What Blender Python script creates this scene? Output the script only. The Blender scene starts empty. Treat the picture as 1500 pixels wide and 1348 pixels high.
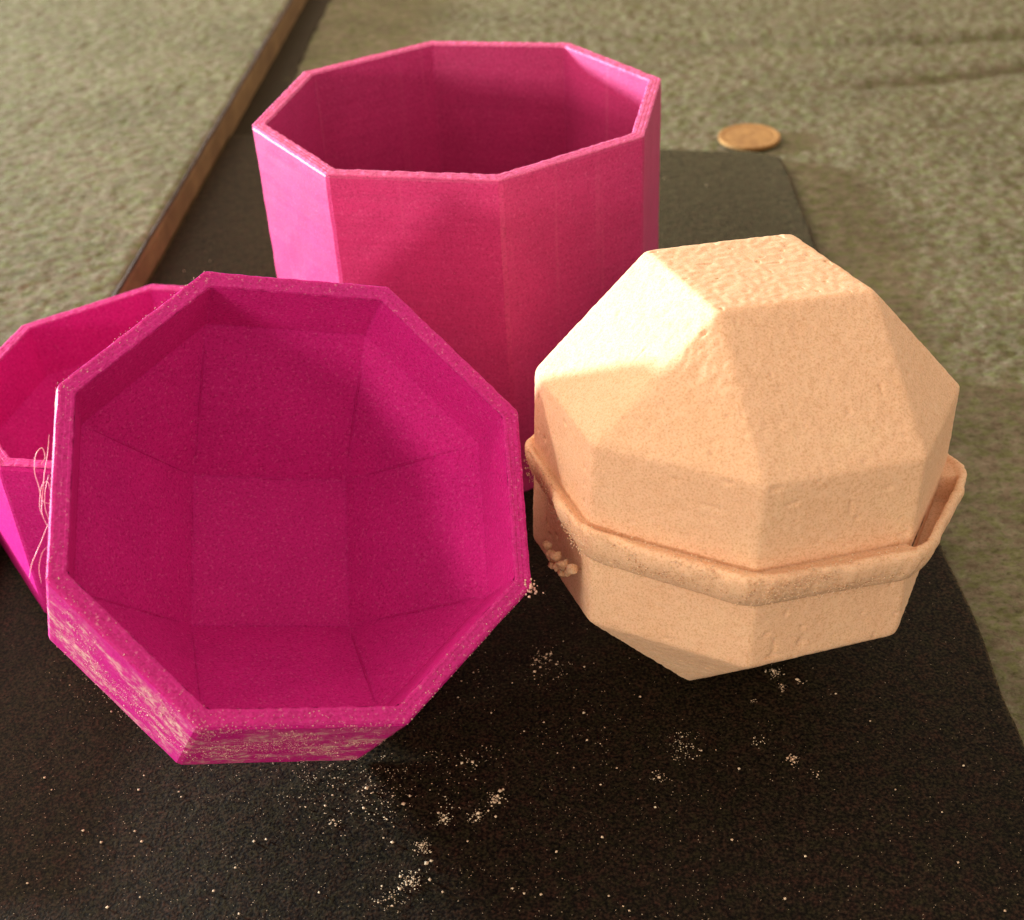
import bpy, bmesh, math, random
import numpy as np
from math import cos, sin, pi, radians
from mathutils import Matrix, Vector

S = 0.001            # the scene is laid out in millimetres, built in metres
FLOOR = 172.6        # camera height above the black mat, mm
sc = bpy.context.scene
rng = np.random.default_rng(7)

# ------------------------------------------------------------------ camera
PITCH, ROLL, FOC = 0.604916, -0.056025, 1926.16
fw = np.array([0, cos(PITCH), -sin(PITCH)]); up = np.array([0, sin(PITCH), cos(PITCH)]); rt = np.array([1., 0, 0])
xr = cos(ROLL)*rt + sin(ROLL)*up
ur = -sin(ROLL)*rt + cos(ROLL)*up
cd = bpy.data.cameras.new("camera"); cam = bpy.data.objects.new("camera", cd)
sc.collection.objects.link(cam)
M = Matrix(((xr[0], ur[0], -fw[0], 0), (xr[1], ur[1], -fw[1], 0), (xr[2], ur[2], -fw[2], FLOOR*S), (0, 0, 0, 1)))
cam.matrix_world = M
cd.sensor_width = 36; cd.lens = FOC/1500*36
cd.clip_start = 0.005; cd.clip_end = 50
cd.dof.use_dof = True; cd.dof.focus_distance = 0.222; cd.dof.aperture_fstop = 30
sc.camera = cam

# ------------------------------------------------------------------ light
world = bpy.data.worlds.new("World"); sc.world = world; world.use_nodes = True
bg = world.node_tree.nodes["Background"]
bg.inputs[0].default_value = (1.0, 0.85, 0.67, 1); bg.inputs[1].default_value = 0.95

def area(name, loc, target, size, power, col, sy=None):
    l = bpy.data.lights.new(name, 'AREA'); l.energy = power; l.color = col
    l.shape = 'RECTANGLE' if sy else 'DISK'; l.size = size
    if sy: l.size_y = sy
    o = bpy.data.objects.new(name, l); sc.collection.objects.link(o)
    o.location = loc
    d = Vector(target)-Vector(loc); o.rotation_euler = d.to_track_quat('-Z', 'Y').to_euler()
    return o
# low, close, whitish lamp on the left, and a broad warm ceiling light
D = 1.1
T0 = Vector((0.0, 0.22, 0.06))
for nm, az, el, pw, sz, col in (("side_lamp", 153, 5.0, 38.0, 0.075, (0.82, 1.0, 1.04)), ("front_left_lamp", 227, 8.5, 5.2, 0.12, (1.0, 0.90, 0.74))):
    az, el = radians(az), radians(el)
    area(nm, T0+Vector((cos(az)*cos(el)*D, sin(az)*cos(el)*D, sin(el)*D)), T0, sz, pw, col)
area("ceiling_lamp", (-1.15, 1.15, 1.25), (0, 0.35, 0), 1.3, 27, (1.0, 0.84, 0.64))

sc.view_settings.view_transform = 'Standard'; sc.view_settings.look = 'None'
sc.view_settings.exposure = 0; sc.view_settings.gamma = 1

# ------------------------------------------------------------------ noise
def vnoise(P, scale, seed=0):
    """smooth 3D value noise in -1..1, P (n,3) in mm, scale = cell size mm"""
    Q = P/scale; i = np.floor(Q).astype(np.int64); f = Q-i; f = f*f*(3-2*f)
    def h(ix, iy, iz):
        n = (ix*374761393 + iy*668265263 + iz*2147483647 + seed*1274126177) & 0xffffffff
        n = ((n ^ (n >> 13))*1274126177) & 0xffffffff
        n = ((n ^ (n >> 16))*2246822519) & 0xffffffff
        return ((n ^ (n >> 15)) & 0xffffff)/float(0xffffff)
    r = 0
    for a in (0, 1):
        for b in (0, 1):
            for c in (0, 1):
                w = (f[:, 0] if a else 1-f[:, 0])*(f[:, 1] if b else 1-f[:, 1])*(f[:, 2] if c else 1-f[:, 2])
                r = r + w*h(i[:, 0]+a, i[:, 1]+b, i[:, 2]+c)
    return r*2-1

# ------------------------------------------------------------------ mesh helpers
def mesh_obj(name, V, F, mat, parent=None, smooth=False):
    me = bpy.data.meshes.new(name)
    V = np.asarray(V, float)*S
    if isinstance(F, np.ndarray):
        me.vertices.add(len(V)); me.vertices.foreach_set("co", V.ravel())
        n, k = F.shape
        me.loops.add(n*k); me.loops.foreach_set("vertex_index", F.ravel().astype(np.int32))
        me.polygons.add(n); me.polygons.foreach_set("loop_start", np.arange(0, n*k, k, dtype=np.int32))
        me.update(calc_edges=True)
    else:
        me.from_pydata(V.tolist(), [], F)
    me.validate()
    if smooth: me.polygons.foreach_set("use_smooth", [True]*len(me.polygons))
    me.materials.append(mat)
    o = bpy.data.objects.new(name, me); sc.collection.objects.link(o)
    if parent: o.parent = parent
    return o

def thing(name, label, cat, loc=(0, 0, 0), R=None, group=None):
    o = bpy.data.objects.new(name, None); sc.collection.objects.link(o)
    o.empty_display_size = 0.01
    m = Matrix.Identity(4) if R is None else Matrix(R.tolist()).to_4x4()
    m.translation = Vector(loc)*S
    o.matrix_world = m
    o['label'] = label; o['category'] = cat
    if group: o['group'] = group
    return o
def tag(o, label=None, cat=None, kind=None, group=None):
    if label: o['label'] = label
    if cat: o['category'] = cat
    if kind: o['kind'] = kind
    if group: o['group'] = group

def rodr(w):
    w = np.array(w, float); t = np.linalg.norm(w)
    if t < 1e-9: return np.eye(3)
    k = w/t; K = np.array([[0, -k[2], k[1]], [k[2], 0, -k[0]], [-k[1], k[0], 0]])
    return np.eye(3)+sin(t)*K+(1-cos(t))*K@K

def oct_ring(R, z, corner=0.0, seg=1):
    """octagon with its corners at 0,45.. degrees; corner>0 rounds each with two points"""
    c = [np.array([R*cos(k*pi/4), R*sin(k*pi/4)]) for k in range(8)]
    out = []
    for k in range(8):
        p, q = c[k], c[(k+1) % 8]; L = np.linalg.norm(q-p); t = corner/L
        for j in range(seg+1):
            if corner == 0 and j == seg: continue
            s = t+(1-2*t)*j/seg
            out.append(np.r_[p*(1-s)+q*s, z])
    return np.array(out)

def loft(rings, closed_ends=(False, False)):
    n = len(rings[0]); V = np.vstack(rings); F = []
    for i in range(len(rings)-1):
        for j in range(n):
            k = (j+1) % n
            F.append((i*n+j, i*n+k, (i+1)*n+k, (i+1)*n+j))
    if closed_ends[0]: F.append(tuple(range(n))[::-1])
    if closed_ends[1]: F.append(tuple((len(rings)-1)*n+j for j in range(n)))
    return V, F

def grid_faces(nu, nv):
    i = np.arange(nu*nv).reshape(nv, nu)
    return np.stack([i[:-1, :-1], i[:-1, 1:], i[1:, 1:], i[1:, :-1]], -1).reshape(-1, 4)

# ------------------------------------------------------------------ materials
def new_mat(name):
    m = bpy.data.materials.new(name); m.use_nodes = True
    nt = m.node_tree; b = nt.nodes["Principled BSDF"]
    return m, nt, b
def N(nt, typ, **kw):
    n = nt.nodes.new(typ)
    for k, v in kw.items():
        if k.startswith('_'): setattr(n, k[1:], v)
        else: n.inputs[k.replace('__', ' ')].default_value = v
    return n
def coords(nt): return nt.nodes.new("ShaderNodeTexCoord").outputs['Object']
def noise(nt, co, scale_mm, detail=2, rough=0.5):
    n = nt.nodes.new("ShaderNodeTexNoise"); n.inputs['Scale'].default_value = 1000.0/scale_mm
    n.inputs['Detail'].default_value = detail; n.inputs['Roughness'].default_value = rough
    nt.links.new(co, n.inputs['Vector']); return n.outputs['Fac']
def ramp(nt, fac, stops):
    r = nt.nodes.new("ShaderNodeValToRGB"); e = r.color_ramp.elements
    while len(e) < len(stops): e.new(0.5)
    for i, (p, c) in enumerate(stops):
        e[i].position = p; e[i].color = (*c, 1) if len(c) == 3 else c
    nt.links.new(fac, r.inputs[0]); return r.outputs[0]
def mix(nt, fac, a, b, mode='MIX'):
    m = nt.nodes.new("ShaderNodeMix"); m.data_type = 'RGBA'; m.blend_type = mode
    for s, v in ((0, fac), (6, a), (7, b)):
        if hasattr(v, 'is_linked') or isinstance(v, bpy.types.NodeSocket): nt.links.new(v, m.inputs[s])
        else: m.inputs[s].default_value = v if s == 0 else (*v, 1)
    return m.outputs[2]
def math_(nt, op, a, b=0.5, c=None):
    m = nt.nodes.new("ShaderNodeMath"); m.operation = op
    for i, v in enumerate((a, b, c)):
        if v is None: continue
        if isinstance(v, bpy.types.NodeSocket): nt.links.new(v, m.inputs[i])
        else: m.inputs[i].default_value = v
    return m.outputs[0]
def smooth(nt, x, lo, hi):
    m = nt.nodes.new("ShaderNodeMapRange"); m.interpolation_type = 'SMOOTHSTEP'
    nt.links.new(x, m.inputs[0]); m.inputs[1].default_value = lo; m.inputs[2].default_value = hi
    return m.outputs[0]
def bump(nt, bsdf, h, dist_mm, strength=1.0):
    b = nt.nodes.new("ShaderNodeBump"); b.inputs['Strength'].default_value = strength
    b.inputs['Distance'].default_value = dist_mm*S
    nt.links.new(h, b.inputs['Height']); nt.links.new(b.outputs[0], bsdf.inputs['Normal'])

def plastic(name, base, powder=None, rim=False, spec=0.16, streaks=False):
    m, nt, b = new_mat(name); co = coords(nt)
    big = noise(nt, co, 9, 3); fine = noise(nt, co, 0.42, 2, 0.7)
    lo = tuple(c*0.86 for c in base); hi = tuple(min(1, c*1.12) for c in base)
    col = mix(nt, big, lo, hi)
    g = ramp(nt, fine, [(0.30, (0.62, 0.40, 0.50)), (0.52, (1, 1, 1)), (0.75, (1.0, 1.0, 1.0))])
    col = mix(nt, 0.8, col, g, 'MULTIPLY')
    hi2 = smooth(nt, noise(nt, co, 0.55, 1, 0.6), 0.55, 0.8)
    col = mix(nt, math_(nt, 'MULTIPLY', hi2, 0.5), col, (min(1, base[0]*1.25), base[1]+0.07, base[2]+0.12))
    # sparse pale scuffs
    sc1 = smooth(nt, noise(nt, co, 0.9, 3, 0.7), 0.58 if rim else 0.69, 0.72 if rim else 0.76)
    col = mix(nt, math_(nt, 'MULTIPLY', sc1, 0.32 if rim else 0.30), col, (0.85, 0.42, 0.50))
    sep = nt.nodes.new("ShaderNodeSeparateXYZ"); nt.links.new(co, sep.inputs[0])
    if streaks:      # upright scratches and faint layer bands in the print
        mp = nt.nodes.new("ShaderNodeMapping"); mp.inputs['Scale'].default_value = (1, 1, 0.02); nt.links.new(co, mp.inputs[0])
        f1 = smooth(nt, noise(nt, mp.outputs[0], 2.2, 3, 0.6), 0.60, 0.74)
        col = mix(nt, math_(nt, 'MULTIPLY', f1, 0.08), col, (0.90, 0.26, 0.42))
        mp2 = nt.nodes.new("ShaderNodeMapping"); mp2.inputs['Scale'].default_value = (0.02, 0.02, 1); nt.links.new(co, mp2.inputs[0])
        f2 = noise(nt, mp2.outputs[0], 0.9, 3, 0.7)
        col = mix(nt, 0.5, col, ramp(nt, f2, [(0.35, (0.86, 0.80, 0.84)), (0.6, (1, 1, 1))]), 'MULTIPLY')
    if powder:
        # dry bath-bomb powder smeared over the lower outside of the mould: a stain with its own outline
        zlo, zhi, amt = powder
        st = nt.nodes.new("ShaderNodeMapping"); st.inputs['Scale'].default_value = (1, 1, 1.5)
        nt.links.new(co, st.inputs[0])
        p1 = smooth(nt, noise(nt, st.outputs[0], 11, 6, 0.75), 0.44, 0.62)
        p2 = smooth(nt, noise(nt, co, 1.3, 3, 0.7), 0.38, 0.66)
        zz = math_(nt, 'MULTIPLY', sep.outputs[2], 1000.0)
        band = smooth(nt, math_(nt, 'ABSOLUTE', math_(nt, 'SUBTRACT', zz, (zlo+zhi)/2)), (zhi-zlo)/2, (zhi-zlo)/2*0.45)
        f = math_(nt, 'MULTIPLY', math_(nt, 'MULTIPLY', p1, p2), math_(nt, 'MULTIPLY', band, amt))
        # only on outward side, not the cavity
        r2 = math_(nt, 'SQRT', math_(nt, 'ADD', math_(nt, 'POWER', sep.outputs[0], 2.0), math_(nt, 'POWER', sep.outputs[1], 2.0)))
        f = math_(nt, 'MULTIPLY', f, smooth(nt, r2, 0.0364, 0.0368))
        col = mix(nt, f, col, (0.80, 0.50, 0.42))
    nt.links.new(col, b.inputs['Base Color'])
    b.inputs['Roughness'].default_value = 0.5
    b.inputs['Specular IOR Level'].default_value = spec
    b.inputs['Subsurface Weight'].default_value = 0.12
    b.inputs['Subsurface Scale'].default_value = 0.002
    b.inputs['Subsurface Radius'].default_value = (1.0, 0.2, 0.4)
    # fine print layers
    lay = math_(nt, 'SINE', math_(nt, 'MULTIPLY', sep.outputs[2], 2*pi/0.00055))
    h = math_(nt, 'ADD', math_(nt, 'MULTIPLY', lay, 0.05), math_(nt, 'ADD', fine, math_(nt, 'MULTIPLY', big, 1.5)))
    bump(nt, b, h, 0.05 if not rim else 0.09, 0.7)
    return m

M_CUP = plastic("magenta_plastic", (0.56, 0.018, 0.215), spec=0.03)
M_CREASE = plastic("darker_magenta_plastic", (0.50, 0.013, 0.175), spec=0.03)
M_CUPP = plastic("magenta_plastic_with_powder", (0.62, 0.014, 0.24), powder=(-42, 1, 1.0))
M_RIM = plastic("magenta_rim_plastic", (0.55, 0.018, 0.21), rim=True)
M_TUBE = plastic("pink_plastic", (0.54, 0.037, 0.18), spec=0.3, streaks=True)
M_TRIM = plastic("pink_rim_plastic", (0.72, 0.12, 0.31), rim=True)
m, nt, b = new_mat("pale_plastic_thread"); M_THREAD = m
b.inputs['Base Color'].default_value = (0.9, 0.42, 0.52, 1); b.inputs['Roughness'].default_value = 0.4
b.inputs['Subsurface Weight'].default_value = 0.2; b.inputs['Subsurface Scale'].default_value = 0.001

def bomb_mat():
    m, nt, b = new_mat("pressed_peach_powder"); co = coords(nt)
    big = noise(nt, co, 14, 4, 0.6); mid = noise(nt, co, 1.6, 4, 0.7); fine = noise(nt, co, 0.33, 2, 0.7)
    col = ramp(nt, big, [(0.3, (0.80, 0.50, 0.32)), (0.5, (0.82, 0.52, 0.34)), (0.7, (0.83, 0.55, 0.355))])
    col = mix(nt, 0.9, col, ramp(nt, fine, [(0.30, (0.74, 0.64, 0.52)), (0.53, (1, 1, 1)), (0.74, (1.0, 1.0, 1.0))]), 'MULTIPLY')
    col = mix(nt, 0.6, col, ramp(nt, mid, [(0.3, (0.90, 0.85, 0.80)), (0.55, (1, 1, 1))]), 'MULTIPLY')
    pit = smooth(nt, noise(nt, co, 1.9, 2, 0.5), 0.745, 0.80)
    col = mix(nt, math_(nt, 'MULTIPLY', pit, 0.35), col, (0.62, 0.26, 0.12))
    nt.links.new(col, b.inputs['Base Color'])
    b.inputs['Roughness'].default_value = 0.92; b.inputs['Specular IOR Level'].default_value = 0.2
    b.inputs['Subsurface Weight'].default_value = 0.25; b.inputs['Subsurface Scale'].default_value = 0.0015
    b.inputs['Subsurface Radius'].default_value = (1.0, 0.5, 0.25)
    h = fine
    bump(nt, b, h, 0.0015, 0.5)
    return m
M_BOMB = bomb_mat()

def carpet_mat(name, tint=1.0):
    m, nt, b = new_mat(name); co0 = coords(nt)
    mpc = nt.nodes.new('ShaderNodeMapping'); mpc.inputs['Scale'].default_value = (0.78, 1.0, 1.0); nt.links.new(co0, mpc.inputs[0]); co = mpc.outputs[0]
    n1 = noise(nt, co, 26, 4, 0.6); n2 = noise(nt, co, 3.6, 5, 0.8); n3 = noise(nt, co, 1.1, 3, 0.75); n4 = noise(nt, co, 2.6, 3, 0.7)
    col = ramp(nt, n2, [(0.28, (0.09, 0.073, 0.040)), (0.45, (0.160, 0.139, 0.084)), (0.58, (0.20, 0.178, 0.112)), (0.74, (0.31, 0.285, 0.20))])
    hue = ramp(nt, n4, [(0.40, (0.86, 0.98, 0.66)), (0.5, (1, 1, 1)), (0.60, (1.10, 0.94, 1.06))])
    col = mix(nt, 0.8, col, hue, 'MULTIPLY')
    col = mix(nt, 0.75, col, ramp(nt, n3, [(0.28, (0.35, 0.33, 0.30)), (0.5, (0.95, 0.95, 0.95)), (0.75, (1.0, 1.0, 1.0))]), 'MULTIPLY')
    col = mix(nt, 0.5, col, ramp(nt, n1, [(0.35, (0.62, 0.63, 0.60)), (0.6, (1, 1, 1))]), 'MULTIPLY')
    nt.links.new(col, b.inputs['Base Color'])
    b.inputs['Roughness'].default_value = 0.95; b.inputs['Specular IOR Level'].default_value = 0.15
    bump(nt, b, math_(nt, 'ADD', n3, math_(nt, 'MULTIPLY', n2, 2.0)), 0.35, 0.6)
    return m
M_CARPET = carpet_mat("olive_carpet_pile")

def mat_mat():
    m, nt, b = new_mat("black_mat_foam"); co = coords(nt)
    n1 = noise(nt, co, 0.55, 2, 0.7); n2 = noise(nt, co, 3.0, 4, 0.7); n3 = noise(nt, co, 40, 3)
    col = ramp(nt, n1, [(0.32, (0.001, 0.0006, 0.0006)), (0.5, (0.005, 0.0028, 0.0024)), (0.70, (0.022, 0.013, 0.009))])
    col = mix(nt, 0.6, col, ramp(nt, n2, [(0.38, (0.5, 1.1, 0.5)), (0.5, (1, 1, 1)), (0.62, (1.9, 0.8, 1.1))]), 'MULTIPLY')
    col = mix(nt, 0.6, col, ramp(nt, n3, [(0.35, (0.6, 0.6, 0.6)), (0.65, (1.3, 1.3, 1.3))]), 'MULTIPLY')
    sp = smooth(nt, noise(nt, co, 0.8, 2, 0.6), 0.76, 0.80)
    col = mix(nt, math_(nt, 'MULTIPLY', sp, 0.35), col, (0.35, 0.28, 0.18))
    nt.links.new(col, b.inputs['Base Color'])
    b.inputs['Roughness'].default_value = 0.6; b.inputs['Specular IOR Level'].default_value = 0.07
    nt.links.new(math_(nt, 'MULTIPLY', smooth(nt, n1, 0.30, 0.68), 0.27), b.inputs['Sheen Weight']); b.inputs['Sheen Roughness'].default_value = 0.45; b.inputs['Sheen Tint'].default_value = (1.0, 0.74, 0.34, 1)
    bump(nt, b, n1, 0.14, 0.9)
    return m
M_MAT = mat_mat()

def simple(name, stops, scale, rough, spec=0.4, metal=0.0, bmp=0.1, stretch=None):
    m, nt, b = new_mat(name); co = coords(nt)
    if stretch:
        mp = nt.nodes.new("ShaderNodeMapping"); mp.inputs['Scale'].default_value = stretch
        nt.links.new(co, mp.inputs[0]); co2 = mp.outputs[0]
    else: co2 = co
    n = noise(nt, co2, scale, 4, 0.65); col = ramp(nt, n, stops)
    f = noise(nt, co, 0.7, 2, 0.7)
    col = mix(nt, 0.6, col, ramp(nt, f, [(0.3, (0.6, 0.6, 0.6)), (0.55, (1, 1, 1))]), 'MULTIPLY')
    nt.links.new(col, b.inputs['Base Color'])
    b.inputs['Roughness'].default_value = rough; b.inputs['Specular IOR Level'].default_value = spec
    b.inputs['Metallic'].default_value = metal
    bump(nt, b, math_(nt, 'ADD', n, f), bmp, 0.8)
    return m
M_EDGE = simple("brown_board_edge", [(0.3, (0.17, 0.085, 0.032)), (0.7, (0.30, 0.17, 0.065))], 14, 0.7, bmp=0.2)
M_EDGED = simple("dark_binding_strip", [(0.3, (0.035, 0.016, 0.010)), (0.7, (0.07, 0.035, 0.02))], 8, 0.8, bmp=0.2)
M_COIN = simple("worn_copper", [(0.35, (0.33, 0.155, 0.045)), (0.65, (0.46, 0.235, 0.072))], 4, 0.55, 0.5, 0.3, 0.4)
M_CRUMB = simple("pale_powder_crumbs", [(0.3, (0.66, 0.42, 0.28)), (0.7, (0.82, 0.68, 0.50))], 6, 0.9, 0.2, 0, 0.05)

# ------------------------------------------------------------------ ground
def carpet_height(P, amp=1.0):
    h = 0.55*vnoise(P, 4.2, 3)+0.45*vnoise(P, 1.9, 4)+0.30*vnoise(P, 1.0, 5)
    return h*amp
def axis(a0, a1, d0, d1, step, far):
    left = np.linspace(a0, d0, max(2, int((d0-a0)/far)+1))[:-1]
    mid = np.arange(d0, d1, step); right = np.linspace(d1, a1, max(2, int((a1-d1)/far)+1))
    return np.r_[left, mid, right]
X = axis(-1500, 1500, -112, 320, 0.85, 60); Y = axis(-600, 2600, 95, 690, 0.95, 60)
gx, gy = np.meshgrid(X, Y); P = np.c_[gx.ravel(), gy.ravel(), np.zeros(gx.size)]
P2 = P.copy()
wr = -3.0*np.exp(-((P[:, 1]-(560-(P[:, 0]-80)*0.10+6*np.sin(P[:, 0]/38)))/4.0)**2)*np.clip((P[:, 0]-40)/80, 0, 1)
wr += 1.5*np.exp(-((P[:, 1]-(571-(P[:, 0]-80)*0.10+6*np.sin(P[:, 0]/38)))/7.0)**2)*np.clip((P[:, 0]-40)/80, 0, 1)
wr += -2.2*np.exp(-((P[:, 1]-(500+(P[:, 0]-160)*0.05+5*np.sin(P[:, 0]/30)))/4.5)**2)*np.clip((P[:, 0]-90)/80, 0, 1)
P[:, 2] = -3.4+carpet_height(P2, 0.5)+wr+0.6*vnoise(P2, 45, 9)
carpet = mesh_obj("carpet", P, grid_faces(len(X), len(Y)), M_CARPET, smooth=True)
tag(carpet, "mottled olive-grey low pile carpet under everything", kind='structure')

# ------------------------------------------------------------------ carpet-covered slab on the left, with its brown edge
def bx_line(y): return -105.6+(y-351.8)*0.0624
slab = thing("carpeted_slab", "thin slab with olive carpet-like top and straight brown edge, at the upper left", "slab", (-105.6, 351.8, -2.6))
sl = -math.atan(0.0624)
slab.rotation_euler = (0, 0, sl)
X = axis(-420, -0.4, -330, -0.5, 0.9, 45); Y = axis(-190, 1500, -60, 335, 0.95, 50)
gx, gy = np.meshgrid(X, Y); P = np.c_[gx.ravel(), gy.ravel(), np.zeros(gx.size)]
edge = np.clip((-P[:, 0]-0.4)/1.5, 0, 1)
P[:, 2] = 11.2+carpet_height(P.copy()+[500, 0, 0], 0.35)*edge+0.3*vnoise(P.copy(), 40, 4)*edge - (1-edge)*0.5
mesh_obj("top_cover", P, grid_faces(len(X), len(Y)), M_CARPET, slab, smooth=True)
# brown side: a long moulding with a rounded top lip
def extrude_y(name, prof, y0, y1, mat, parent, seg=260, wob=0.12, seed=0):
    ys = np.linspace(y0, y1, seg); V = []
    for y in ys:
        for (x, z) in prof: V.append((x, y, z))
    V = np.array(V, float); V[:, 0] += wob*vnoise(V, 11, seed); V[:, 2] += wob*vnoise(V, 9, seed+1)
    n = len(prof); F = []
    for i in range(seg-1):
        for j in range(n):
            k = (j+1) % n
            F.append((i*n+j, i*n+k, (i+1)*n+k, (i+1)*n+j))
    F.append(tuple(range(n))[::-1]); F.append(tuple((seg-1)*n+j for j in range(n)))
    return mesh_obj(name, V, F, mat, parent, smooth=False)
extrude_y("side_edge", [(-6, 0.2), (0.0, 0.2), (0.3, 0.8), (0.35, 8.8), (0.0, 10.3), (-6, 10.3)], -190, 1500, M_EDGE, slab)
extrude_y("binding_strip", [(-4, 10.35), (0.2, 10.35), (0.45, 10.5), (0.40, 10.9), (0.0, 11.2), (-0.45, 10.9), (-4, 10.8)], -190, 1500, M_EDGED, slab, seed=7)
V, F = loft([np.array([(-420, -190, z), (-6.1, -190, z), (-6.1, 1500, z), (-420, 1500, z)], float) for z in (0.1, 9.6)], (True, True))
mesh_obj("core_board", V, F, M_EDGE, slab)

# added dark strip along the slab's foot, standing in for its soft shadow
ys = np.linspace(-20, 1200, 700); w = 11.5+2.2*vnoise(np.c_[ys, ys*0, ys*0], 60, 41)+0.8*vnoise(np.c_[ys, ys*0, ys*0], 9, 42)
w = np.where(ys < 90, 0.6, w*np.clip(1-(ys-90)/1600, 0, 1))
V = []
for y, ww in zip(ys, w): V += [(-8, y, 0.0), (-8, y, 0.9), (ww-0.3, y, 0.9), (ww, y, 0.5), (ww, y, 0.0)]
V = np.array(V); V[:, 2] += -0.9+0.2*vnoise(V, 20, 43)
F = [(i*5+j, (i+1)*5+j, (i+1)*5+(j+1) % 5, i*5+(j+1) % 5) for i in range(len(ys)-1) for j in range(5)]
mesh_obj("slab_shadow_strip", V, F, M_MAT, slab)

# ------------------------------------------------------------------ black mat
def mat_right(y):
    x = np.interp(y, [40, 120, 154, 191, 205, 260, 353, 405, 432], [80.5, 82.6, 84.6, 87.2, 87.6, 90.3, 93.6, 95.4, 95.6])
    return x
nu, nv = 300, 560
u = np.linspace(0, 1, nu); v = np.linspace(0, 1, nv); U, Vv = np.meshgrid(u, v)
xl0 = -104.6; 
ytop = 434+ (58-(-100+ (196)*U))*0.236
yy = 55+(ytop-55)*Vv
left = bx_line(yy)+0.9
right = mat_right(yy)
XX = left+(right-left)*U
ytop2 = 434.5+np.clip(57-XX, -60, 200)*0.236
corner = np.clip((XX-84)/12, 0, 1)**2.2*7
yy = 55+(ytop2-corner-55)*Vv
XX = left+(mat_right(yy)-left)*U
Pm = np.stack([XX.ravel(), yy.ravel(), np.zeros(XX.size)], 1)
wav = 0.45*vnoise(Pm*[0, 1, 0]+[3, 0, 0], 13, 21)+0.8*vnoise(Pm*[0, 1, 0]+[3, 0, 0], 37, 22)
Pm[:, 0] += wav*np.clip((U.ravel()-0.9)/0.1, 0, 1)
Pm[:, 1] += (0.5*vnoise(Pm*[1, 0, 0], 12, 23)+0.6*vnoise(Pm*[1, 0, 0], 30, 24))*np.clip((Vv.ravel()-0.97)/0.03, 0, 1)
dr = (mat_right(Pm[:, 1])-Pm[:, 0])
Pm[:, 2] = 0.03*vnoise(Pm, 2.2, 31)+0.04*vnoise(Pm, 1.1, 32)
Pm[:, 2] += 0.9*np.exp(-np.abs(dr)/5.0)*np.clip((Pm[:, 1]-200)/150, 0, 1)*(1+0.5*vnoise(Pm*[0, 1, 0], 40, 33))
Pm[:, 2] -= 0.12
edge_drop = np.minimum(np.minimum(U.ravel()*200, (1-U.ravel())*190), (1-Vv.ravel())*400)
Pm[:, 2] -= 0.55*np.exp(-np.clip(edge_drop, 0, 50)/0.35)
Fm = grid_faces(nu, nv)
# skirt down to the carpet and an underside
idx = np.arange(nu*nv).reshape(nv, nu)
loop = np.r_[idx[0, :], idx[1:, -1], idx[-1, -2::-1], idx[-2:0:-1, 0]]
Pb = Pm[loop].copy(); Pb[:, 2] -= 2.4
V = np.vstack([Pm, Pb]); nb = len(loop); base = nu*nv
i = np.arange(nb); j = (i+1) % nb
Fs = np.stack([loop[j], loop[i], base+i, base+j], 1)
F = np.vstack([Fm, Fs])
bm_ = mesh_obj("black_mat", V, F, M_MAT, smooth=True)
tag(bm_, "thin black mat with slightly wavy edge, dusted with pale crumbs, lying under the pink moulds", "mat")

# ------------------------------------------------------------------ moulds
def tube_curve(pts, r, n=6):
    pts = np.array(pts, float); V = []; F = []
    # Catmull-Rom resample
    P = np.vstack([2*pts[0]-pts[1], pts, 2*pts[-1]-pts[-2]]); out = []
    for i in range(1, len(P)-2):
        for t in np.linspace(0, 1, 7)[:-1]:
            a, b_, c, d = P[i-1], P[i], P[i+1], P[i+2]
            out.append(0.5*((2*b_)+(-a+c)*t+(2*a-5*b_+4*c-d)*t*t+(-a+3*b_-3*c+d)*t**3))
    out.append(pts[-1]); out = np.array(out)
    for i, p in enumerate(out):
        tg = out[min(i+1, len(out)-1)]-out[max(i-1, 0)]; tg /= np.linalg.norm(tg)+1e-9
        a = np.cross(tg, [0.3, 0.2, 0.9]); a /= np.linalg.norm(a)+1e-9; b_ = np.cross(tg, a)
        rr = r*(1-0.6*abs(2*i/(len(out)-1)-1)**3)
        for k in range(n):
            V.append(p+rr*(cos(2*pi*k/n)*a+sin(2*pi*k/n)*b_))
    for i in range(len(out)-1):
        for k in range(n):
            F.append((i*n+k, i*n+(k+1) % n, (i+1)*n+(k+1) % n, (i+1)*n+k))
    return V, F

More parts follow.
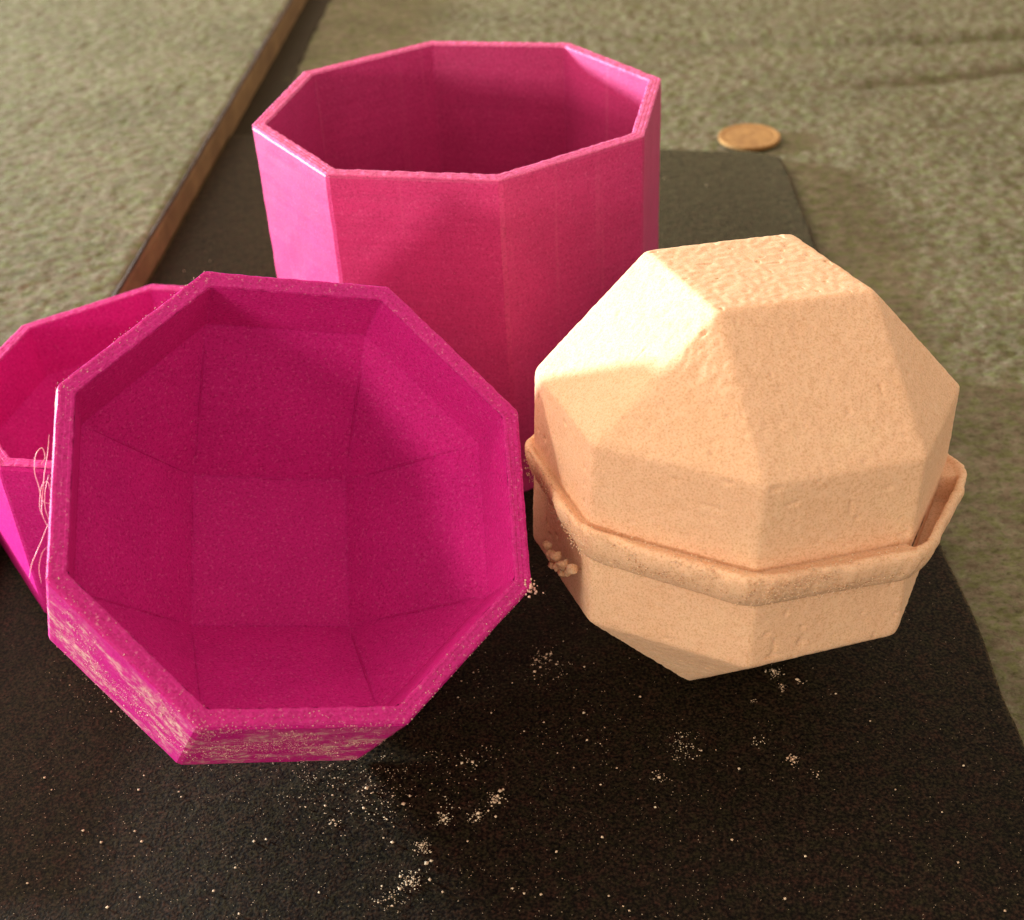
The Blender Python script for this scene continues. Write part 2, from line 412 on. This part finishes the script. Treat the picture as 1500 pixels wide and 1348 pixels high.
def mould_half(name, label, loc, R, RO, depth, powder, group):
    t = thing(name, label, "mould", loc, R, group)
    RI, H, h, s = RO-3.15, 34.0, 11.8, 19.4
    # outer wall with a small chamfer at rim and base, flat underside
    seg = 10
    rings = [oct_ring(RO-0.45, -0.25, 0.4, seg), oct_ring(RO, -0.9, 0.5, seg)]
    for z in np.linspace(-2, -depth+0.9, 12): rings.append(oct_ring(RO, z, 0.5, seg))
    rings += [oct_ring(RO-0.6, -depth, 0.5, seg)]
    V, F = loft(rings, (False, True))
    V = V+np.c_[0.07*vnoise(V, 3.1, 5), 0.07*vnoise(V, 2.7, 6), np.zeros(len(V))]
    F = [f[::-1] for f in F]
    mesh_obj("outer_wall", V, F, M_CUPP if powder else M_CUP, t)
    # cavity: upright octagonal wall, then facets closing to a square floor
    o0 = oct_ring(RI, -0.25); o1 = oct_ring(RI-0.9, -h)
    q = np.array([(s*cos(pi/8+k*pi/2), s*sin(pi/8+k*pi/2), -H) for k in range(4)])
    Vc = np.vstack([o0, o1, q]); Fc = []
    for k in range(8): Fc.append((k, (k+1) % 8, 8+(k+1) % 8, 8+k))
    for k in range(4):
        a, b_, c = 2*k, 2*k+1, (2*k+2) % 8
        Fc.append((8+a, 8+b_, 16+k)); Fc.append((8+b_, 8+c, 16+(k+1) % 4, 16+k))
    Fc.append((16, 17, 18, 19))
    bm = bmesh.new(); vs = [bm.verts.new(Vector(v)*S) for v in Vc]
    for f in Fc: bm.faces.new([vs[i] for i in f])
    bmesh.ops.bevel(bm, geom=[e for e in bm.edges if not e.is_boundary], offset=0.35*S, segments=2, affect='EDGES')
    bmesh.ops.recalc_face_normals(bm, faces=bm.faces)
    me = bpy.data.meshes.new("cavity"); bm.to_mesh(me); bm.free(); me.materials.append(M_CUP)
    me.polygons.foreach_set("use_smooth", [True]*len(me.polygons))
    c = bpy.data.objects.new("cavity", me); sc.collection.objects.link(c); c.parent = t
    wn = c.modifiers.new("weighted", "WEIGHTED_NORMAL"); wn.weight = 100; wn.mode = "FACE_AREA"
    # a narrow ridge along each inner edge, in a slightly darker magenta
    Vs_, Fs_, b0 = [], [], 0
    ed = [(16+k, 16+(k+1) % 4) for k in range(4)]+[(8+2*k, 16+k) for k in range(4)]+[(9+2*k, 16+k) for k in range(4)]
    for a, b_ in ed:
        p, q_ = Vc[a], Vc[b_]; ts = np.linspace(0.0, 1.0, 14); line = np.array([p*(1-t_)+q_*t_ for t_ in ts])
        line = line*(1-0.0015); line += 0.05*np.stack([vnoise(line, 3, 301+m_) for m_ in range(3)], 1)
        Vq, Fq = tube_curve(line, 0.24, 6); Vq = np.array(Vq)
        Vs_.append(Vq); Fs_ += [tuple(i_+b0 for i_ in f) for f in Fq]; b0 += len(Vq)
    mesh_obj("inner_edge", np.vstack(Vs_), Fs_, M_CREASE, t, smooth=True)
    # rim: a flat ring with a rough printed top
    seg = 60; prof = [(RO-0.45, -0.27), (RO-0.30, 0.0), (RO-0.8, 0.12), (RO-1.5, 0.06), (RO-1.7, 0.10), (RI+0.8, 0.06), (RI+0.6, 0.11), (RI+0.2, 0.05), (RI, -0.27)]
    rings = [oct_ring(r, z, 0.3, seg) for r, z in prof]; V, F = loft(rings)
    V = V+np.c_[0.09*vnoise(V, 1.1, 15), 0.09*vnoise(V, 1.3, 16), 0.07*vnoise(V, 0.9, 17)]
    mesh_obj("rim", V, [f[::-1] for f in F], M_RIM, t)
    return t

R1 = rodr((0.6646334, 0.18991117, 0.4950954))
L1 = np.array([-33.0362, 167.2865, -118.85+FLOOR])
GR = "magenta octagonal mould halves"
mould1 = mould_half("octagonal_mould_half", "open magenta octagonal mould half tilted toward the viewer, powder smeared on its lower outside", L1, R1, 40.0, 37.0, True, GR)
R2 = rodr((0, 0, -0.2+pi/8))
L2 = np.array([-73.3, 236.4, 37.2])
mould2 = mould_half("octagonal_mould_half", "magenta octagonal mould half standing level behind the tilted one, cut off by the left border", L2, R2, 39.9, 37.2, False, GR)

# plastic threads where the two moulds meet (local to mould 1's left wall)
def to_local(p): return R1.T@(np.array(p)-L1)
random.seed(4)
# a corner of the rim at 135..180 degrees: local points along the left side
c3 = np.array([40*cos(3*pi/4), 40*sin(3*pi/4), 0]); c4 = np.array([-40, 0, 0.])
def side(t, out=0.0, z=0.0):
    p = c3*(1-t)+c4*t; nrm = np.array([cos(7*pi/8), sin(7*pi/8), 0]); return p+nrm*out+np.array([0, 0, z])
threads = [
 [side(.62, -.1, -.2), side(.60, 1.0, -.6), side(.52, 1.7, -1), side(.44, 2.4, -1.2), side(.36, 2.3, -1), side(.33, 1.5, -.6), side(.38, 1.0, -.3), side(.42, 1.5, -.2)],
 [side(.74, 0, -.4), side(.66, 1.0, -1), side(.58, 1.1, -1.4), side(.46, 1.0, -1.4), side(.36, .7, -1), side(.26, .6, -.6)],
 [side(.72, .1, -.3), side(.80, .9, -1), side(.90, 2.0, -1.8), side(.97, 2.3, -2.2)],
 [side(.70, 0, -.1), side(.64, .6, .1), side(.56, .7, .4), side(.48, .3, .5)],
 [side(.83, .0, -.4), side(.86, .7, -.9), side(.93, 1.0, -1.2), side(1.0, .6, -1.5)],
 [side(.55, 0, -.3), side(.5, .5, -.9), side(.52, 1.3, -1.5), side(.62, 1.4, -1.6), side(.68, .8, -1.1)],
]
for i, p in enumerate(threads):
    V, F = tube_curve(p, 0.055 if i < 3 else 0.045); mesh_obj("plastic_thread", V, F, M_THREAD, mould1, smooth=True)

# powder caked on the outside of the tilted mould and along its rim
OCTA = np.array([(1, 0, 0), (-1, 0, 0), (0, 1, 0), (0, -1, 0), (0, 0, 1), (0, 0, -1)], float)
OF = np.array([(0, 2, 4), (2, 1, 4), (1, 3, 4), (3, 0, 4), (2, 0, 5), (1, 2, 5), (3, 1, 5), (0, 3, 5)])
def grains(items, name, mat, parent=None):
    Vc, Fc = [], []
    for k, (p, r, nrm) in enumerate(items):
        o = OCTA*(1+0.4*rng.uniform(-1, 1, (6, 1)))*r
        Q, _ = np.linalg.qr(rng.normal(size=(3, 3))); o = o@Q
        nrm = np.array(nrm, float); o = o-np.outer(o@nrm, nrm)*0.45
        Vc.append(o+np.array(p)); Fc.append(OF+6*k)
    return mesh_obj(name, np.vstack(Vc), np.vstack(Fc), mat, parent, smooth=True)
cor = oct_ring(40.0, 0)
its = []; tries = 0
while len(its) < 5200 and tries < 60000:
    tries += 1
    k = rng.choice([4, 5, 5, 6, 3]); t = rng.random(); z = -37*rng.random()**0.9
    p = cor[k]*(1-t)+cor[(k+1) % 8]*t; p[2] = z
    nz = vnoise(np.array([p*[1, 1, 0.8]]), 7.0, 61)[0]*0.6+vnoise(np.array([p]), 2.4, 62)[0]*0.5
    zz = 1-abs(z+20)/22
    if nz+0.35*zz+(0.1 if k == 5 else 0) < 0.32+rng.normal()*0.12: continue
    a_ = pi/8+k*pi/4; nrm = (cos(a_), sin(a_), 0)
    its.append((p+np.array(nrm)*0.03, float(np.clip(rng.lognormal(math.log(0.065), 0.45), .03, .22)), nrm))
for _ in range(380):      # grains on the rim, most on the near edges and corners
    k = rng.choice([4, 5, 5, 6, 6, 3, 2]); t = rng.beta(0.7, 0.7); w = rng.beta(0.6, 1.6)*2.9
    p = (cor[k]*(1-t)+cor[(k+1) % 8]*t)*(1-w/37.0); p[2] = 0.12
    its.append((p, float(rng.uniform(0.04, 0.12)), (0, 0, 1)))
for _ in range(60):       # heap on the lower right corner of the rim
    p = cor[7]*(1-abs(rng.normal())*0.012)+rng.normal(size=3)*[0.7, 0.7, 0.1]; p[2] = 0.15-abs(rng.normal())*0.5
    its.append((p, float(rng.uniform(0.12, 0.35)), (0, 0, 1)))
M_RES = simple("caked_pinkish_powder", [(0.3, (0.72, 0.33, 0.34)), (0.7, (0.84, 0.60, 0.46))], 4, 0.95, 0.1, 0, 0.03)
tag(grains(its, "powder_residue", M_RES, mould1), kind='stuff')

# ------------------------------------------------------------------ tall octagonal sleeve
RS, HS = 45.35, 74.4
LS = np.array([-6.74, 280.2, HS])
sleeve = thing("octagonal_sleeve", "tall pink open-topped octagonal tube standing upright behind the moulds", "mould sleeve", LS, rodr((0, 0, 0.16706)))
seg = 14
rings = [oct_ring(RS-0.15, -0.35, 0.5, seg), oct_ring(RS, -0.8, 0.55, seg)]
for z in np.linspace(-2, -HS+0.5, 40): rings.append(oct_ring(RS+0.05*sin(z*1.7), z, 0.55, seg))
rings.append(oct_ring(RS-0.3, -HS+0.05, 0.5, seg))
V, F = loft(rings)
V = V+np.c_[0.09*vnoise(V, 4.1, 5), 0.09*vnoise(V, 3.7, 6), np.zeros(len(V))]
mesh_obj("outer_wall", V, [f[::-1] for f in F], M_TUBE, sleeve)
RSI = RS-3.05
rings = [oct_ring(RSI, -0.35, 0.3, seg)]+[oct_ring(RSI, z, 0.3, seg) for z in np.linspace(-2, -HS+0.05, 30)]
V, F = loft(rings); V = V+np.c_[0.06*vnoise(V, 4.1, 15), 0.06*vnoise(V, 3.7, 16), np.zeros(len(V))]
mesh_obj("inner_wall", V, F, M_TUBE, sleeve)
prof = [(RS-0.15, -0.37), (RS-0.05, -0.05), (RS-0.5, 0.12), (RS-0.95, 0.02), (RS-1.15, 0.12), (RS-1.6, 0.10), (RS-1.8, 0.0), (RS-2.0, 0.12), (RSI+0.3, 0.08), (RSI, -0.37)]
V, F = loft([oct_ring(r, z, 0.3, 70) for r, z in prof])
V = V+np.c_[0.10*vnoise(V, 1.0, 35), 0.10*vnoise(V, 1.2, 36), 0.10*vnoise(V, 0.8, 37)]
mesh_obj("rim", V, [f[::-1] for f in F], M_TRIM, sleeve)
V, F = loft([oct_ring(RS-0.35, -HS+0.04, 0.3, 4), oct_ring(RSI+0.05, -HS+0.04, 0.3, 4)]); mesh_obj("base_edge", V, [f[::-1] for f in F], M_TUBE, sleeve)

# ------------------------------------------------------------------ bath bomb
RB = rodr((-0.0930189, -0.1054743, -2.8510252))
LB = np.array([39.932, 190.943, FLOOR-135.2703])
bomb = thing("bath_bomb", "peach faceted bath bomb with a raised seam flange, on the black mat", "bath bomb", LB, RB)
def bomb_half(name, sgn, tw, R, h, H, s, seed):
    # vertices at 22.5+45k degrees; facets over an upright wall, closing to a square top
    ap = R*cos(pi/8); planes = []
    for k in range(8): planes.append((np.array([cos(k*pi/4), sin(k*pi/4), 0.]), ap))
    for k in range(8):
        rr = s*cos(pi/4) if k % 2 == 0 else s
        # plane through (ap,h) and (rr,H) in this direction
        d = np.array([rr-ap, H-h]); nrm = np.array([d[1], -d[0]]); nrm /= np.linalg.norm(nrm)
        n3 = np.array([nrm[0]*cos(k*pi/4), nrm[0]*sin(k*pi/4), nrm[1]]); planes.append((n3, nrm[0]*ap+nrm[1]*h))
    planes.append((np.array([0, 0, 1.]), H))
    nth, nph = 720, 260
    th = np.linspace(0, 2*pi, nth, endpoint=False); ph = np.linspace(0, pi/2, nph)
    TH, PH = np.meshgrid(th, ph)
    D = np.stack([np.cos(TH)*np.cos(PH), np.sin(TH)*np.cos(PH), np.sin(PH)], -1).reshape(-1, 3)
    p = 170.0; acc = 0
    for n, d in planes: acc = acc+np.maximum(D@n/d, 1e-6)**p
    r = acc**(-1/p); V = D*r[:, None]
    n1 = 0.008*vnoise(V, 3.0, seed)+0.07*vnoise(V, 15, seed+2)
    chip = np.clip(vnoise(V, 1.6, seed+3)-0.70, 0, 1)*1.2
    # edges wear more than faces
    q = np.sort(np.stack([D@n/d for n, d in planes], 1), axis=1); e = np.clip(1-(q[:, -1]-q[:, -2])/0.03, 0, 1)
    V = V*(1+(n1-chip*e-0.08*e*(1+vnoise(V, 1.0, seed+4)))/36.0)[:, None]
    V[:, 2] *= sgn
    c, s_ = cos(tw), sin(tw); V = V@np.array([[c, s_, 0], [-s_, c, 0], [0, 0, 1]])
    F = []
    i = np.arange(nth*nph).reshape(nph, nth); j = np.roll(i, -1, 1)
    F = np.stack([i[:-1], j[:-1], j[1:], i[1:]], -1).reshape(-1, 4)
    if sgn < 0: F = F[:, ::-1]
    return mesh_obj(name, V, np.ascontiguousarray(F), M_BOMB, bomb, smooth=True)
bomb_half("upper_half", 1, 0.0, 36.4, 16.8, 36.7, 19.5, 50)
bomb_half("lower_half", -1, 0.0185, 36.3, 17.35, 35.9, 18.9, 60)
# flange squeezed out between the two halves
nth = 900; prof = [(-6.5, 1.3), (-3.15, 1.4), (-2.95, 1.45), (-2.5, 1.5), (-2.1, 1.65), (-1.85, 1.85), (-1.45, 2.05), (-0.95, 2.2), (-0.45, 2.1), (-0.15, 1.75), (-0.03, 1.1), (-0.12, 0.2), (-0.35, -0.8), (-0.75, -1.8), (-1.15, -2.6), (-1.65, -3.4), (-2.2, -4.1), (-2.75, -4.7), (-6.5, -5.2)]
th = np.linspace(0, 2*pi, nth, endpoint=False)
a = ((th-0+pi/8) % (pi/4))-pi/8
RF = 39.3; apF = RF*cos(pi/8)
rs = np.minimum(apF/np.cos(a), RF*0.99)
rs = rs-0.35*np.exp(-((np.abs(a)-pi/8)/0.05)**2)
ring = np.stack([rs*np.cos(th), rs*np.sin(th), 0*th], 1)
outn = np.stack([np.cos(th), np.sin(th), 0*th], 1)
edge_var = 0.40*vnoise(ring, 6, 71)+0.30*vnoise(ring, 2.2, 72)
slot = np.clip((radians(20.5)-np.abs(th-radians(133.5)))/radians(2.0), 0, 1)
slot2 = np.clip((radians(27)-np.abs(th-radians(135)))/radians(9), 0, 1)
Vs = []
for k, (dr_, z) in enumerate(prof):
    w = np.clip((dr_+3)/3, 0, 1)
    dr2, z2 = {1: (-6.0, -3.0), 2: (-5.0, -3.2), 3: (-3.5, -3.2), 4: (-1.8, -3.0), 5: (-1.65, 1.8)}.get(k, (dr_, z))
    dr_ = dr_*(1-slot)+dr2*slot; z = z*(1-slot)+z2*slot
    V = ring+outn*(dr_-0.4*w+w*edge_var+0.8*slot2)[:, None]; V[:, 2] = z+w*0.25*vnoise(ring, 9, 73)
    V = V+np.stack([vnoise(V, 1.1, 80+m_) for m_ in range(3)], 1)*0.11*(0.3+w)+np.stack([vnoise(V, 2.6, 86+m_) for m_ in range(3)], 1)*0.16*w+np.stack([vnoise(V, 0.6, 90+m_) for m_ in range(3)], 1)*0.10*w
    Vs.append(V)
V = np.vstack(Vs); V[:, 0] += -0.22; V[:, 1] += 0.98
c, s_ = cos(-0.031), sin(-0.031); V = V@np.array([[c, s_, 0], [-s_, c, 0], [0, 0, 1]])
i = np.arange(len(prof)*nth).reshape(len(prof), nth); j = np.roll(i, -1, 1)
F = np.stack([i[1:], j[1:], j[:-1], i[:-1]], -1).reshape(-1, 4)
mesh_obj("flange", V, np.ascontiguousarray(F[:, ::-1]), M_BOMB, bomb, smooth=True)

# loose lumps on the underside of the flange, front left
def lump(c, r, seed, n=14):
    V = []; F = []
    for a_ in range(n+1):
        for b_ in range(n):
            t, p_ = pi*a_/n, 2*pi*b_/n; d = np.array([sin(t)*cos(p_), sin(t)*sin(p_), cos(t)]); V.append(d)
    V = np.array(V); V = V*(1+0.35*vnoise(V*r+c, r*0.7, seed)+0.2*vnoise(V*r+c, r*0.35, seed+1))[:, None]*r+c
    for a_ in range(n):
        for b_ in range(n):
            F.append((a_*n+b_, (a_+1)*n+b_, (a_+1)*n+(b_+1) % n, a_*n+(b_+1) % n))
    return V, F

Vl, Fl, base = [], [], 0
for k_, (ang, z, r) in enumerate(((9, -4.6, 0.9), (6, -5.6, 0.8), (13, -5.0, 0.9), (10, -6.4, 0.8), (4, -4.4, 0.7), (17, -4.2, 0.9), (7, -7.3, 0.6), (12, -7.0, 0.6), (2, -5.2, 0.5), (15, -5.8, 0.6))):
    a_ = radians(ang); c = np.array([36.6*cos(a_), 36.6*sin(a_), z-4.2]); Vq, Fq = lump(c, r, 200+k_)
    Vl.append(Vq); Fl += [tuple(i_+base for i_ in f) for f in Fq]; base += len(Vq)
mesh_obj("crumbly_lump", np.vstack(Vl), Fl, M_BOMB, bomb, smooth=True)
its = []
for _ in range(1500):     # loose grains on the flange and lower edges
    a_ = rng.uniform(radians(-20), radians(106)); af = ((a_+pi/8) % (pi/4))-pi/8
    r_ = min(apF/cos(af), RF*0.99); z = rng.choice([2.4, 1.2, 0, -1.5, -2.8])+rng.normal()*0.5
    dd = {True: -0.25, False: -0.7}[abs(z) < 2]; n_ = (cos(a_), sin(a_), 0)
    its.append(((r_+dd)*np.array([cos(a_), sin(a_), 0])+np.array([-0.22, 0.98, z]), float(rng.uniform(0.06, 0.22)), n_))
tag(grains(its, "loose_grains", M_BOMB, bomb), kind='stuff')

# ------------------------------------------------------------------ coin
coin = []
prof = [(0, 1.30), (3, 1.34), (6, 1.30), (9.2, 1.25), (9.5, 1.40), (10.5, 1.42), (10.8, 1.25), (10.8, 0.2), (10.5, 0), (0, 0)]
nth = 96; Vs = []
for r, z in prof:
    for k in range(nth): Vs.append((max(r, 0.01)*cos(2*pi*k/nth), max(r, 0.01)*sin(2*pi*k/nth), z))
V = np.array(Vs); F = []
for a_ in range(len(prof)-1):
    for k in range(nth): F.append((a_*nth+k, (a_+1)*nth+k, (a_+1)*nth+(k+1) % nth, a_*nth+(k+1) % nth))
coin = mesh_obj("copper_coin", V, F, M_COIN, smooth=False)
coin.location = (0.0900, 0.4440, -0.0024); coin.rotation_euler = (radians(1.5), radians(-1), 0.4)
tag(coin, "worn copper coin lying on the carpet just behind the far corner of the black mat", "coin")

# ------------------------------------------------------------------ powder crumbs on the mat
OCTA = np.array([(1, 0, 0), (-1, 0, 0), (0, 1, 0), (0, -1, 0), (0, 0, 1), (0, 0, -1)], float)
OF = np.array([(0, 2, 4), (2, 1, 4), (1, 3, 4), (3, 0, 4), (2, 0, 5), (1, 2, 5), (3, 1, 5), (0, 3, 5)])
CL = [(4.9, 181.1, 4.7, 34), (3.1, 183.1, 1.6, 16), (-6.1, 149.8, 1.1, 40), (-9.0, 146.4, 1.2, 26), (-14.7, 146.1, 1.0, 30), (-17.9, 140.7, 1.1, 36), (-19.9, 134.2, 1.7, 50), (-22.5, 130.5, 1.9, 24), (26.9, 158.9, 2.9, 44), (21.9, 152.3, 1.2, 12), (40.1, 159.5, 1.3, 8), (45.0, 154.4, 1.2, 18), (48.3, 151.1, 0.9, 8), (46.3, 176.0, 1.2, 26), (46.7, 171.9, 0.8, 16), (50.1, 173.0, 0.8, 5), (41.2, 168.9, 0.6, 6), (-10.0, 157.7, 2.3, 10), (-80.2, 185.2, 5.8, 30), (-72.1, 177.3, 4.6, 40), (-25.1, 151.2, 5.2, 60), (-35.7, 152.7, 5.2, 34), (-13.5, 148.9, 2.1, 8), (-32.9, 146.7, 0.8, 8), (-8.6, 177.7, 4.6, 12), (10.4, 160.9, 4.6, 12)]
SG = [(-59.7, 154.0), (-67.4, 156.1), (-66.2, 147.1), (-81.6, 137.7), (-67.5, 132.2), (-62.7, 133.8), (-51.1, 134.2), (-46.4, 129.6), (-34.2, 132.8), (-48.2, 138.5), (-45.9, 143.6), (-43.9, 143.9), (-75.0, 147.8), (-64.6, 144.9), (-84.7, 160.1), (-82.7, 157.2), (-71.4, 145.1), (-60.3, 155.2), (-67.1, 159.3), (3.6, 138.1), (11.2, 140.5), (11.2, 129.1), (-3.7, 131.5), (-1.9, 130.4), (0.7, 130.1), (13.3, 127.1), (14.1, 126.2), (32.0, 138.5), (43.0, 134.5), (38.2, 126.8), (70.6, 122.5), (66.4, 131.7), (73.4, 151.2), (60.7, 146.9), (60.5, 162.5), (56.1, 169.6), (20.5, 146.0), (35.7, 153.3), (20.9, 171.6), (-6.3, 169.6), (-0.5, 164.7), (3.1, 166.6), (10.3, 168.4), (11.9, 151.5), (-10.7, 141.2), (-24.5, 142.8), (-23.0, 141.8), (-94.6, 358.1), (-87.7, 364.1), (68.1, 399.9), (55.1, 407.4), (-14.7, 131.6), (66.9, 141.7)]
items = []
for x, y, s, n in CL:
    for _ in range(int(n*2.2)):
        r = float(np.clip(rng.lognormal(math.log(0.085), 0.5), 0.03, 0.40))
        items.append((x+rng.normal()*s*0.62, y+rng.normal()*s*0.62, r))
for x, y in SG: items.append((x, y, float(rng.uniform(0.18, 0.30))))
for x, y, r in ((-5.2, 151.2, 0.62), (-8.9, 146.8, 0.50), (-7.2, 147.2, 0.36), (-6.0, 145.9, 0.38), (-5.6, 150.2, .45), (-4.6, 151.6, .4), (-17.3, 137.2, .5), (-16.6, 137.6, .4), (-18.2, 140.9, .45), (-14.3, 146.2, .42), (21.9, 152.3, 0.45), (46.0, 176.2, 0.5), (45.1, 154.6, .48), (44.4, 155.0, .4), (2.0, 179.6, .42), (5.3, 184.2, .36), (-21.5, 132.6, .42)):
    items.append((x, y, r*0.8))
for _ in range(4200):      # fine dust
    x, y = rng.uniform(-92, 84), 100+abs(rng.normal())*55
    if x > 30 and rng.random() < 0.6: continue
    items.append((x, y, float(rng.uniform(0.03, 0.085))))
for _ in range(300):       # dust heaped along the foot of the tilted mould
    t = rng.random(); x = -84+62*t; y = 188-34*t if t < 0.75 else 160-10*(t-.75)
    items.append((x+rng.normal()*3, y-abs(rng.normal())*4.0, float(rng.uniform(0.04, 0.12))))
for _ in range(120):
    t = rng.random(); items.append((-40+34*t+rng.normal()*2, 160+2*t-abs(rng.normal())*5, float(rng.uniform(0.05, 0.13))))
Vc, Fc = [], []
for k, (x, y, r) in enumerate(items):
    o = OCTA*(1+0.35*rng.uniform(-1, 1, (6, 1)))*r*np.array([1, 1, 0.75])
    a_ = rng.uniform(0, pi); c, s_ = cos(a_), sin(a_)
    o = o@np.array([[c, s_, 0], [-s_, c, 0], [0, 0, 1]])
    Vc.append(o+[x, y, r*0.45+0.02]); Fc.append(OF+6*k)
cr = mesh_obj("powder_crumbs", np.vstack(Vc), np.vstack(Fc), M_CRUMB, smooth=True)
tag(cr, "pale powder crumbs and dust scattered over the black mat", kind='stuff')
